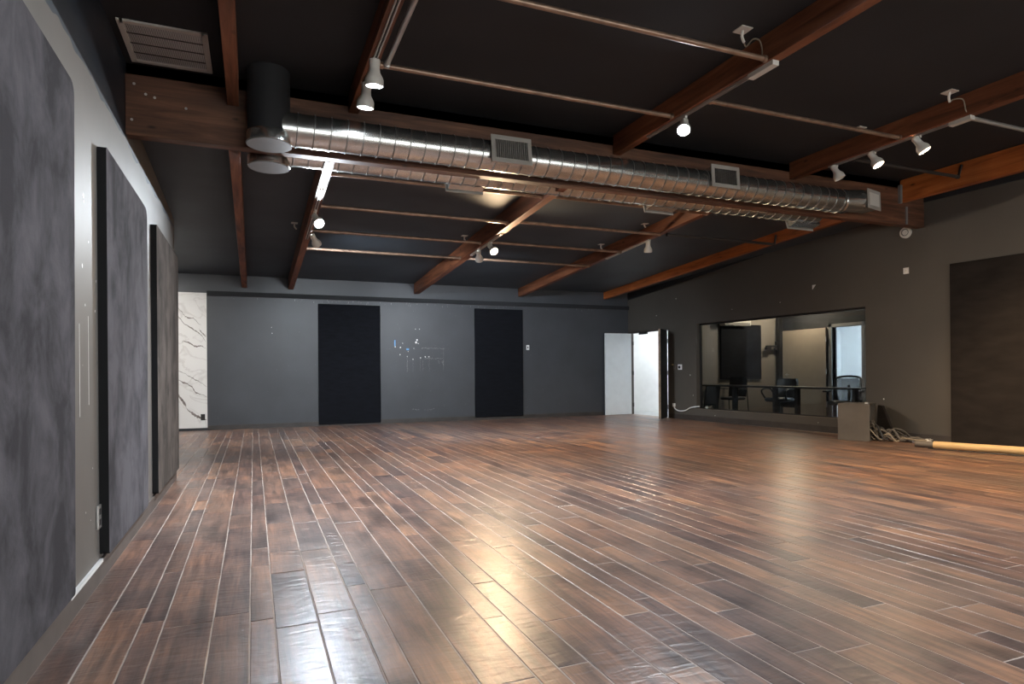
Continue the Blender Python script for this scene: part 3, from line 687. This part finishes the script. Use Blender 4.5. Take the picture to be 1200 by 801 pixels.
# ------------------------------------------------------------------ return-air grille in the ceiling
t = thing('ceiling_grille', 'rectangular metal return-air grille in the black ceiling by the left wall', 'vent', (-.65, 6.06, ZC))
f = MB(); W_, D_ = .30, .34
for a in (-1, 1): f.box(a*W_-.022, a*W_+.022, -D_-.022, D_+.022, -.016, 0); f.box(-W_, W_, a*D_-.022, a*D_+.022, -.016, 0)
f.build('grille_frame', M['white_metal'], t)
for y in (-.17, 0, .17): MB().box(-W_, W_, y-.008, y+.008, -.014, -.002).build('divider', M['dark_pipe'], t)
f = MB()
for i in range(46):
    x = -W_+.02+i*(2*W_-.04)/45; f.add([(x-.0055,-D_,-.009),(x+.0045,-D_,-.013),(x+.0045,D_,-.013),(x-.0055,D_,-.009)], [(0,1,2,3)])
f.build('louvres', M['white'], t, kind='stuff')  # white colour stands in for the bright reflection on the metal fins

# ------------------------------------------------------------------ conduits
def conduit(label, x0, x1, y, z, r=.022, z1=None, mat='conduit', y1=None):
    z1 = z if z1 is None else z1; y1 = y if y1 is None else y1
    t = thing('conduit', label, 'pipe', (x0, y, z))
    MB().cyl((0,0,0), (x1-x0, y1-y, z1-z), r, 10).build('pipe', M[mat], t, smooth=True)
    d = Vector((x1-x0, y1-y, z1-z)).normalized()
    for p in (Vector((0,0,0)), Vector((x1-x0, y1-y, z1-z))-d*.03): MB().cyl(p, p+d*.03, r*1.35, 10).build('coupling', M[mat], t, smooth=True)
    return t
conduit('bronzed pipe crossing nearest the camera to the rafter with cool lamp', .995, 3.95, 4.04, 3.675)
conduit('bronzed pipe crossing just ahead of the girder, left bay', .995, 3.95, 5.30, 3.675)
conduit('bronzed pipe spanning the middle front bay past the glaring lamp', 4.05, 6.69, 4.87, 3.675)
conduit('grey pipe leaving the feed box of the three lamp track rightward', 6.79, 8.84, 4.22, 3.675, mat='silver')
tt = conduit('dark bent pipe from three lamp rafter to orange front rafter', 6.79, 8.74, 5.545, 3.66, mat='dark_pipe')
MB().cyl((1.95,0,0), (2.05,.02,.17), .016, 10).build('bent_end', M['dark_pipe'], tt, smooth=True)
conduit('pale pipe running beside the rafter with two downward lamp heads', 1.05, 1.05, YF+.1, 3.67, y1=5.27, mat='silver')
def zr(y): return zc(y)-.215
conduit('bronzed pipe directly behind the rear duct, left bay', .78, 3.32, 7.08, zr(7.08))
conduit('bronzed pipe directly behind the rear duct, middle bay', 3.43, 5.83, 7.05, zr(7.05))
conduit('second bronzed pipe behind the rear duct, left bay', .78, 3.32, 8.22, zr(8.22))
conduit('second bronzed pipe behind the rear duct, middle bay', 3.43, 5.83, 8.15, zr(8.15))
conduit('third pipe behind the rear duct, left bay, lit brightly', .78, 3.32, 9.36, zr(9.36))
conduit('third pipe behind the rear duct, middle bay', 3.43, 5.83, 9.28, zr(9.28))
conduit('rearmost pipe in the left bay, before the back wall', .78, 3.32, 10.40, zr(10.4))
conduit('rearmost pipe in the middle bay, right of the warm lamp', 3.43, 5.83, 10.39, zr(10.39))
tt = conduit('dark bent pipe reaching the orange rear rafter', 5.93, 8.10, 8.12, zr(8.12), mat='dark_pipe')
MB().cyl((2.17,0,0), (2.22,.02,.16), .016, 10).build('bent_end', M['dark_pipe'], tt, smooth=True)

# ------------------------------------------------------------------ light tracks and heads
def track(label, x, ya, yb, zf, feed=None, mat='silver'):
    t = thing('light_track', label, 'track', (x, ya, zf(ya)))
    mb = MB(); za, zb = zf(ya), zf(yb)
    for a, b_ in ((-.018, -.008), (.008, .018)):
        mb.hexa([(a,0,-.02),(b_,0,-.02),(b_,yb-ya,zb-za-.02),(a,yb-ya,zb-za-.02),(a,0,0),(b_,0,0),(b_,yb-ya,zb-za),(a,yb-ya,zb-za)])
    mb.build('rail', M[mat], t)
    MB().hexa([(-.008,0,-.006),(.008,0,-.006),(.008,yb-ya,zb-za-.006),(-.008,yb-ya,zb-za-.006),(-.008,0,0),(.008,0,0),(.008,yb-ya,zb-za),(-.008,yb-ya,zb-za)]).build('slot', M['dark_pipe'], t)
    if feed:
        MB().box(-.034, .034, feed[0]-ya, feed[1]-ya, -.042, 0).build('feed_box', M['white_metal'], t, bevel=.004)
    return t
def lamp_head(label, base, aim, lit=None, power=0, angle=110, drop=.06, scale=1.0, blend=.7):
    """Track head: base = point on the track, aim = direction the lens faces."""
    base = Vector(base); aim = Vector(aim).normalized()
    t = thing('track_lamp', label, 'lamp', base)
    MB().box(-.014, .014, -.035, .035, -.022, 0).build('adapter', M['white_metal'], t)
    piv = Vector((0, 0, -drop)); MB().cyl((0,0,-.02), piv, .010, 8).build('stem', M['white_metal'], t, smooth=True)
    s = scale; o = piv - aim*.05*s
    prof = [(.012,-.012),(.034,-.008),(.040,0),(.036,.055),(.040,.085),(.058,.115),(.066,.135),(.066,.175),(.060,.178),(.056,.168)]
    MB().lathe([(r*s, z*s) for r, z in prof], o, aim, 24, cap=False).build('housing', M['white_metal'], t, smooth=True)
    lm = M['lens_off'] if not lit else M['lens_'+lit]
    MB().lathe([(.0545*s, .152*s), (.001, .1525*s)], o, aim, 24, cap=False).build('lens', lm, t)
    if lit:
        d = bpy.data.lights.new('lamp', 'SPOT'); d.energy = power; d.shadow_soft_size = .05
        if d.type == 'SPOT': d.spot_size = R(angle); d.spot_blend = blend
        d.color = (.84, .92, 1.0) if lit == 'cool' else (1.0, .72, .44)
        lo = bpy.data.objects.new('lamp', d); COL.objects.link(lo); lo.parent = t; lo.location = o + aim*.20*s
        lo.rotation_euler = (-aim).to_track_quat('Z', 'Y').to_euler()
    return t
zB = lambda y: 3.68+.015*(y-YF)/(Y0-YF)
zC_ = lambda y: 3.64+.015*(y-YF)/(Y0-YF)
zD = lambda y: 3.645+.015*(y-YF)/(Y0-YF)
def zlin(y, a, b): return a+(b-a)*(y-Y1)/(Y2-Y1)
track('silver track under the rafter with two downward lamp heads', .945, -2.0, 5.75, zB)
track('silver track with feed box under the rafter holding the glaring cool lamp', 4.0, 4.0, 5.80, zC_, (3.98, 4.27))
track('silver track with feed box holding three white lamp heads', 6.74, 4.15, 5.85, zD, (4.13, 4.35))
track('added silver track overhead near the camera, out of view, under the middle front rafter', 4.0, -2.6, 2.2, zC_)  # this track and the next are added out of view for the fill lamps
track('added silver track overhead near the camera, out of view, under the right front rafter', 6.74, -2.6, 2.2, zD)
zb2 = lambda y: zlin(y, 3.225, 2.84); zc2 = lambda y: zlin(y, 3.24, 2.85); zd2 = lambda y: zlin(y, 3.32, 2.885)
track('white track under the rear rafter with the cool glaring lamp', .73, 7.4, 9.6, zb2, mat='white_metal')
track('white track under the rear rafter with the warm glaring lamp', 3.375, 8.6, 10.0, zc2, mat='white_metal')
track('short white track under the rear rafter with the amber lamp head', 5.88, 8.5, 9.85, zd2, mat='white_metal')

lamp_head('white bell lamp pointing down, nearer of two on the left track', (.945, 5.25, zB(5.25)-.02), (0, .16, -1), 'cool', 160, 95, .05, 1.15)
lamp_head('white bell lamp pointing down, farther of two on the left track', (.945, 5.67, zB(5.67)-.02), (-.04, .16, -1), 'cool', 160, 95, .07, 1.15)
lamp_head('glaring cool white lamp on the middle front track', (4.0, 5.18, zC_(5.18)-.02), (-.45, -.52, -.78), 'cool', 260, 120, .07)
lamp_head('unlit white lamp head nearest the square duct grille, leftmost of three', (6.74, 5.76, zD(5.76)-.02), (.25, -.30, -.85), None, 0, drop=.05)
lamp_head('lit white lamp head in the middle of the three lamp track', (6.74, 5.24, zD(5.24)-.02), (.16, -.39, -.80), 'warm', 260, 130, .05)
lamp_head('white lamp head tilted right, rightmost of three near the feed box', (6.74, 4.70, zD(4.70)-.02), (.30, -.35, -.80), 'warm', 150, 120, .06)
lamp_head('cool glaring lamp on the rear left track', (.73, 8.15, zb2(8.15)-.02), (.25, -.70, -.66), 'cool', 270, 172, .10, blend=1.0)
lamp_head('white lamp head behind the cool glaring lamp, turned toward the back wall', (.80, 9.3, zb2(9.3)-.02), (.45, .62, -.62), 'cool', 260, 130, .05)
lamp_head('warm glaring lamp on the rear middle track', (3.375, 9.05, zc2(9.05)-.02), (.15, -.75, -.66), 'warm', 300, 172, .08, blend=1.0)
lamp_head('white lamp head left of the warm glaring lamp, turned toward the back wall', (3.375, 9.62, zc2(9.62)-.02), (.30, .62, -.68), 'cool', 260, 130, .05)
lamp_head('small amber lit lamp head on the short rear right track', (5.88, 8.55, zd2(8.55)-.02), (.15, .25, -.95), 'warm', 110, 120, .05)
for i, (x, y, zf, k, pw, aim) in enumerate(((4.0, 1.6, zC_, 'cool', 160, (-.4,.2,-.9)), (6.74, 1.4, zD, 'warm', 160, (.3,.3,-.9)), (.945, -.6, zB, 'cool', 60, (-.2,.5,-.9)))):  # unseen lamp heads added overhead to fill the foreground with light
    lamp_head(('added fill lamp head overhead near the camera, out of view, middle front track', 'added fill lamp head overhead near the camera, out of view, right front track', 'added fill lamp head overhead behind the camera, out of view, left front track')[i], (x, y, zf(y)-.02), aim, k, pw, 130, .06)

# ceiling junction plates
def plate(label, x, y, z, s=.07, hang=.10, cord=None):
    t = thing('ceiling_plate', label, 'outlet', (x, y, z))
    MB().box(-s, s, -s, s, -.008, 0).build('cover', M['white_metal'], t)
    if hang: MB().tube(spline([(0,0,-.008),(.0,.01,-hang*.6),(.03,.02,-hang)]), .012, 8).build('stub', M['white_metal'], t, smooth=True)
    if cord: MB().tube(spline(cord), .006, 6).build('cord', M['cable_tan'], t, smooth=True)
    return t
plate('ceiling plate with cord dropping to the middle front track feed box', 3.72, 4.05, ZC, .056, .09, [(.03,.02,-.09),(.08,.05,-.10),(.16,.06,-.02),(.21,.04,-.03),(.22,.02,-.12),(.25,.05,-.22),(.28,.02,-.245)])
plate('ceiling plate with cord dropping to the three lamp track feed box', 6.50, 4.20, ZC, .056, .09, [(.03,.02,-.09),(.10,.02,-.05),(.17,-.02,-.06),(.18,-.04,-.17),(.24,-.04,-.24)])
plate('blank square ceiling plate left of the three lamp rafter', 6.49, 5.22, ZC, .058, 0)
plate('small rear ceiling plate left of the cool glaring lamp', .575, 9.80, zc(9.80), .045, .09)
plate('small rear ceiling plate left of the warm glaring lamp', 3.19, 9.78, zc(9.78), .045, .09)
plate('small rear ceiling plate left of the amber lamp rafter', 5.66, 9.65, zc(9.65), .045, .09)
plate('small rear ceiling plate near the amber lamp head and duct', 5.69, 8.36, zc(8.36), .045, .05)

# ------------------------------------------------------------------ wall panels
def rounded_panel(w, h, th, r, mat, parent, edge):
    pts = []
    for cx, cz, a0 in ((w-r, r*.3, -90), (w-r, h-r, 0), (r*.3, h-r*.3, 90), (r*.3, r*.3, 180)):
        rr = r if (cx > w/2 and cz > h/2) else r*.3
        for i in range(6):
            a = R(a0+90*i/5); pts.append((cx+rr*math.cos(a), cz+rr*math.sin(a)))
    n = len(pts); mb = MB()
    mb.add([(th, y, z) for y, z in pts], [tuple(range(n))])
    mb.build('panel_face', mat, parent)
    mb = MB(); mb.add([(0, y, z) for y, z in pts] + [(th, y, z) for y, z in pts], [(i, (i+1) % n, n+(i+1) % n, n+i) for i in range(n)])
    mb.build('panel_edge', edge, parent)
t = thing('acoustic_panel', 'large grey suede acoustic panel on the left wall, nearest the camera', 'wall panel', (XL, 1.25, .14))
rounded_panel(2.09, 2.26, .045, .06, M['suede'], t, M['suede'])
t = thing('acoustic_panel', 'grey suede acoustic panel on the left wall, middle one with black edge', 'wall panel', (XL, 4.0, .13))
rounded_panel(1.42, 2.21, .045, .07, M['suede'], t, M['edge_cloth'])
t = thing('acoustic_panel', 'brownish suede acoustic panel at the far end of the left wall', 'wall panel', (XL, 5.92, .12))
rounded_panel(1.60, 2.22, .045, .07, M['suede_brown'], t, M['edge_cloth'])
t = thing('acoustic_panel', 'wider black acoustic panel on the back wall, left one', 'wall panel', (1.26, YB, .03))
MB().box(0, 1.295, -.045, 0, 0, 2.53).build('panel_face', M['dark_cloth'], t, bevel=.012)
t = thing('acoustic_panel', 'narrower black acoustic panel on the back wall, right one', 'wall panel', (4.72, YB, .06))
MB().box(0, 1.20, -.045, 0, 0, 2.51).build('panel_face', M['dark_cloth'], t, bevel=.012)
t = thing('acoustic_panel', 'dark brown acoustic panel on the right wall near the pale tube', 'wall panel', (OX, OY, 0), RW)
MB().box(-.05, 0, -1.9, -.03, .03, 2.615).build('panel_face', M['brown_cloth'], t, bevel=.01)

# marble slab on the alcove end of the back wall
t = thing('marble_panel', 'tall white marble panel with grey brown veins at the back left', 'wall panel', (-.845, YB+.02, .05))
MB().box(-1.2, 0, -.03, 0, 0, 2.655).build('slab', M['marble'], t)
vn = MB()
def vein(pts, w):
    P = spline([(x, 0, z) for x, z in pts], 6); y = -.0312; vs = []; n = len(P)
    for i, p in enumerate(P):
        ww = w*math.sin(math.pi*(i+.6)/(n+.2))*rnd.uniform(.35, 1.3); j = rnd.uniform(-.012, .012)
        vs += [(p.x, y, p.z+j+ww), (p.x, y, p.z+j-ww)]
    vn.add(vs, [(2*i, 2*i+1, 2*i+3, 2*i+2) for i in range(n-1)])
vein([(-.60,2.50),(-.46,2.30),(-.36,2.17),(-.24,2.15),(-.1,2.0)], .010)
vein([(-.55,2.25),(-.40,2.05),(-.24,1.93),(-.10,1.82),(-.01,1.68)], .012)
vein([(-.14,1.95),(-.07,1.85),(-.02,1.80)], .02)
vein([(-.44,1.70),(-.32,1.67),(-.22,1.60),(-.12,1.61),(-.01,1.56)], .016)
vein([(-.60,1.18),(-.38,1.06),(-.22,.95),(-.10,.88),(-.005,.80)], .008)
vein([(-.60,.98),(-.42,.90),(-.28,.82),(-.20,.70),(-.01,.62)], .020)
vein([(-.56,.72),(-.46,.58),(-.37,.44)], .045)
vein([(-.40,.46),(-.33,.34),(-.24,.27),(-.12,.20),(-.01,.16)], .026)
vn.build('veins', M['vein'], t, kind='stuff')
def wall_box(name, label, cat, loc, w, h, d, mat, axis, detail=None, rotz=0):
    t = thing(name, label, cat, loc, rotz)
    if axis == 'y': MB().box(-w/2, w/2, -d, 0, -h/2, h/2).build('cover', mat, t, bevel=.003)
    elif axis == 'x+': MB().box(0, d, -w/2, w/2, -h/2, h/2).build('cover', mat, t, bevel=.003)
    else: MB().box(-d, 0, -w/2, w/2, -h/2, h/2).build('cover', mat, t, bevel=.003)
    return t
t = wall_box('outlet', 'black power outlet on the marble panel', 'outlet', (-.925, YB-.01, .26), .075, .12, .008, M['black'], 'y')
for z in (-.025, .025): MB().box(-.018, .018, -.010, -.008, z-.014, z+.014).build('socket', M['dark_pipe'], t)
t = wall_box('outlet', 'steel edged outlet low on the left wall against the middle panel', 'outlet', (XL, 3.955, .345), .075, .125, .012, M['silver'], 'x+')
for z in (-.028, .028): MB().box(.012, .0135, -.018, .018, z-.016, z+.016).build('socket', M['black'], t)
t = wall_box('light_switch', 'small white switch on the back wall right of narrow panel', 'switch', (6.06, YB, 1.68), .075, .115, .010, M['white'], 'y')
MB().box(-.012, .012, -.016, -.010, -.022, .022).build('toggle', M['black'], t)

def on_right(y, z): return (OX-math.sin(RW)*y, OY+math.cos(RW)*y, z)
t = wall_box('junction_plate', 'torn pale triangular plate on the right wall above the window', 'outlet', on_right(2.26, 2.57), .001, .001, .001, M['chip'], 'x-', rotz=RW)
MB().add([(-.006,.036,.035),(-.006,-.036,.035),(-.006,.036,-.045),(0,.036,.035),(0,-.036,.035),(0,.036,-.045)], [(0,2,1),(3,4,5),(0,1,4,3),(1,2,5,4),(2,0,3,5)]).build('scrap', M['white'], t)
t = wall_box('junction_plate', 'square white plate on the right wall, right of the window', 'outlet', on_right(.625, 2.615), .085, .095, .01, M['white'], 'x-', rotz=RW)
MB().box(-.012, -.01, -.012, .012, -.012, .012).build('screw_cap', M['silver'], t)
t = thing('alarm_sounder', 'round cream alarm sounder under the right end of the girder', 'alarm', on_right(.62, 3.20), RW)
MB().lathe([(.085,0),(.085,.03),(.075,.045)], (0,0,0), (-1,-.15,0), 24).build('body', M['white_metal'], t, smooth=True)
MB().lathe([(.05,.045),(.055,.052),(.045,.056),(.040,.047)], (0,0,0), (-1,-.15,0), 24, cap=False).build('ring', M['steel_frame'], t, smooth=True)
MB().lathe([(.022,.045),(.018,.062)], (0,0,0), (-1,-.15,0), 16).build('centre_cap', M['white_metal'], t, smooth=True)
t = wall_box('light_switch', 'cream wall outlet with black centre between doorway and window', 'switch', on_right(5.78, 1.18), .13, .12, .012, M['white'], 'x-', rotz=RW)
MB().lathe([(.035,0),(.032,.012)], (-.012,0.01,0), (-1,0,0), 16).build('dial', M['black'], t, smooth=True)
t = wall_box('control_box', 'small green grey box left of the cream wall outlet', 'switch', on_right(5.93, 1.18), .09, .10, .03, M['base_left'], 'x-', rotz=RW)
t = wall_box('wall_hook', 'tiny brass coat hook beside the open dark door leaf', 'hook', on_right(6.03, 1.24), .05, .03, .02, M['brass'], 'x-', rotz=RW)
t = thing('cable', 'white cable curving along the base of the right wall to the window', 'cable', on_right(5.85, 0), RW)
MB().tube(spline([(-.02,.12,.33),(-.03,.09,.24),(-.03,-.05,.185),(-.03,-.25,.20),(-.03,-.42,.27),(-.025,-.58,.30),(-.02,-.70,.315)]), .013, 8).build('sheath', M['white'], t, smooth=True)
MB().box(-.045, 0, .095, .15, .27, .35).build('plug', M['white'], t)
t = thing('clear_box', 'small clear box with wires on the left end of the window sill', 'box', on_right(4.93, z_w0+.012), RW)
bx = MB(); bx.box(.0, .09, -.16, .16, 0, .006); bx.box(0, .004, -.16, .16, .006, .11); bx.box(.086, .09, -.16, .16, .006, .11); bx.box(.004, .086, -.16, -.156, .006, .11); bx.box(.004, .086, .156, .16, .006, .11)
bx.build('shell', M['glass'], t)
MB().tube(spline([(.04,.12,.02),(.05,.05,.06),(.03,-.02,.02),(.06,-.08,.07),(.04,.02,.03),(.05,-.12,.02)]), .008, 6).build('wire', M['cable_tan'], t, smooth=True)
MB().box(.015, .04, .02, .07, .01, .05).build('connector', M['white'], t)

# ------------------------------------------------------------------ open plywood box, cables, tube on the floor at right
ax = Vector((.21, -.38, 0)).normalized(); ba = math.atan2(ax.y, ax.x)
t = thing('speaker_box', 'open grey plywood box by the window with cables spilling out', 'box', (8.45, 7.21, 0), ba)
# local: x along the front face (left to right), y toward the wall
BW, BD, BH, p_ = .44, .52, .57, .018
MB().box(0, BW, 0, p_, 0, BH).build('front_board', M['box_grey'], t, bevel=.003)
MB().box(0, BW, BD-p_, BD, 0, BH).build('rear_board', M['box_grey'], t, bevel=.003)
MB().box(0, p_, p_, BD-p_, 0, BH).build('side_board', M['box_grey'], t, bevel=.003)
MB().box(p_, BW, p_, BD-p_, BH-p_, BH).build('top_board', M['box_grey'], t, bevel=.003)
MB().box(p_, BW, p_, BD-p_, 0, p_).build('bottom_board', M['box_grey'], t, bevel=.003)
MB().box(.36, .40, .1, .13, BH, BH+.02).build('screw_stub', M['chip'], t)
t = thing('foam_slab', 'dark slanted foam slab leaning between plywood box and wall', 'panel', (9.06, 6.9, 0))
MB().hexa([(0,.12,.22),(0,-.14,.17),(.05,-.14,.17),(.05,.12,.22),(0,.10,.54),(0,.02,.53),(.05,.02,.53),(.05,.10,.54)]).build('slab', M['brown_cloth'], t, bevel=.01)
MB().box(0, .05, -.10, .06, 0, .20).build('foot', M['brown_cloth'], t)
cab = ['cable_grey', 'cable_dark', 'cable_grey', 'cable_tan', 'cable_dark', 'cable_grey']
P0 = Vector((8.74, 6.86, 0)); ux = Vector((.38, -.60, 0)).normalized(); uy = Vector((.60, .38, 0)).normalized()
for i in range(30):
    n = 7; pts = []; reach = rnd.uniform(.25, .95); side = rnd.uniform(.08, .28); ph = rnd.random()*6
    for k in range(n):
        u = k/(n-1); d = -.12 + u*reach + .04*math.sin(5*u+ph)
        hgt = max(.012, (.36-.22*max(d, 0))*rnd.uniform(.05, .95)*(1-u)**.6) if k < n-1 else rnd.uniform(.012, .05)
        pts.append(P0 + ux*d + uy*(side + .10*math.sin(4*u+ph*2)) + Vector((0, 0, hgt)))
    c = thing('cable', ('mid grey loose cable', 'dark grey loose cable', 'pale tan loose cable')[(0, 1, 0, 2, 1, 0)[i % 6]] + ' in the tangle spilling from the plywood box', 'cable', pts[0], 0, ('mid grey', 'dark grey', 'pale tan')[(0, 1, 0, 2, 1, 0)[i % 6]] + ' tangled cables beside the plywood box')
    r = rnd.uniform(.009, .019)
    MB().tube(spline([p-pts[0] for p in pts], 6), r, 6).build('sheath', M[cab[i % 6]], c, smooth=True)
    e = pts[-1]-pts[0]; dd = (pts[-1]-pts[-2]).normalized()
    MB().cyl(e, e+dd*.035, r*1.25, 8).build('plug', M['chip'] if i % 2 else M['silver'], c, smooth=True)
A = Vector((8.66, 5.85, .052)); Bq = Vector((9.0, 4.94, .052)); dd = (Bq-A).normalized()
t = thing('cardboard_tube', 'pale yellow round tube lying on the floor along the right wall', 'tube', A)
MB().lathe([(.046,0),(.050,.003),(.050,1.9),(.046,1.9)], (0,0,0), dd, 24).build('tube_body', M['tube'], t, smooth=True)
MB().lathe([(.040,-.22),(.044,-.215),(.044,0)], (0,0,0), dd, 24).build('sleeve', M['box_grey'], t, smooth=True, label='grey sleeve end')
c = thing('cable', 'thin black cord lying on the floor in front of pale tube', 'cable', (8.55, 5.85, .01))
MB().tube(spline([(0,0,0),(.05,-.25,0),(.12,-.55,0),(.20,-.80,0),(.36,-1.1,0),(.50,-1.5,0)]), .008, 6).build('sheath', M['cable_dark'], c, smooth=True)
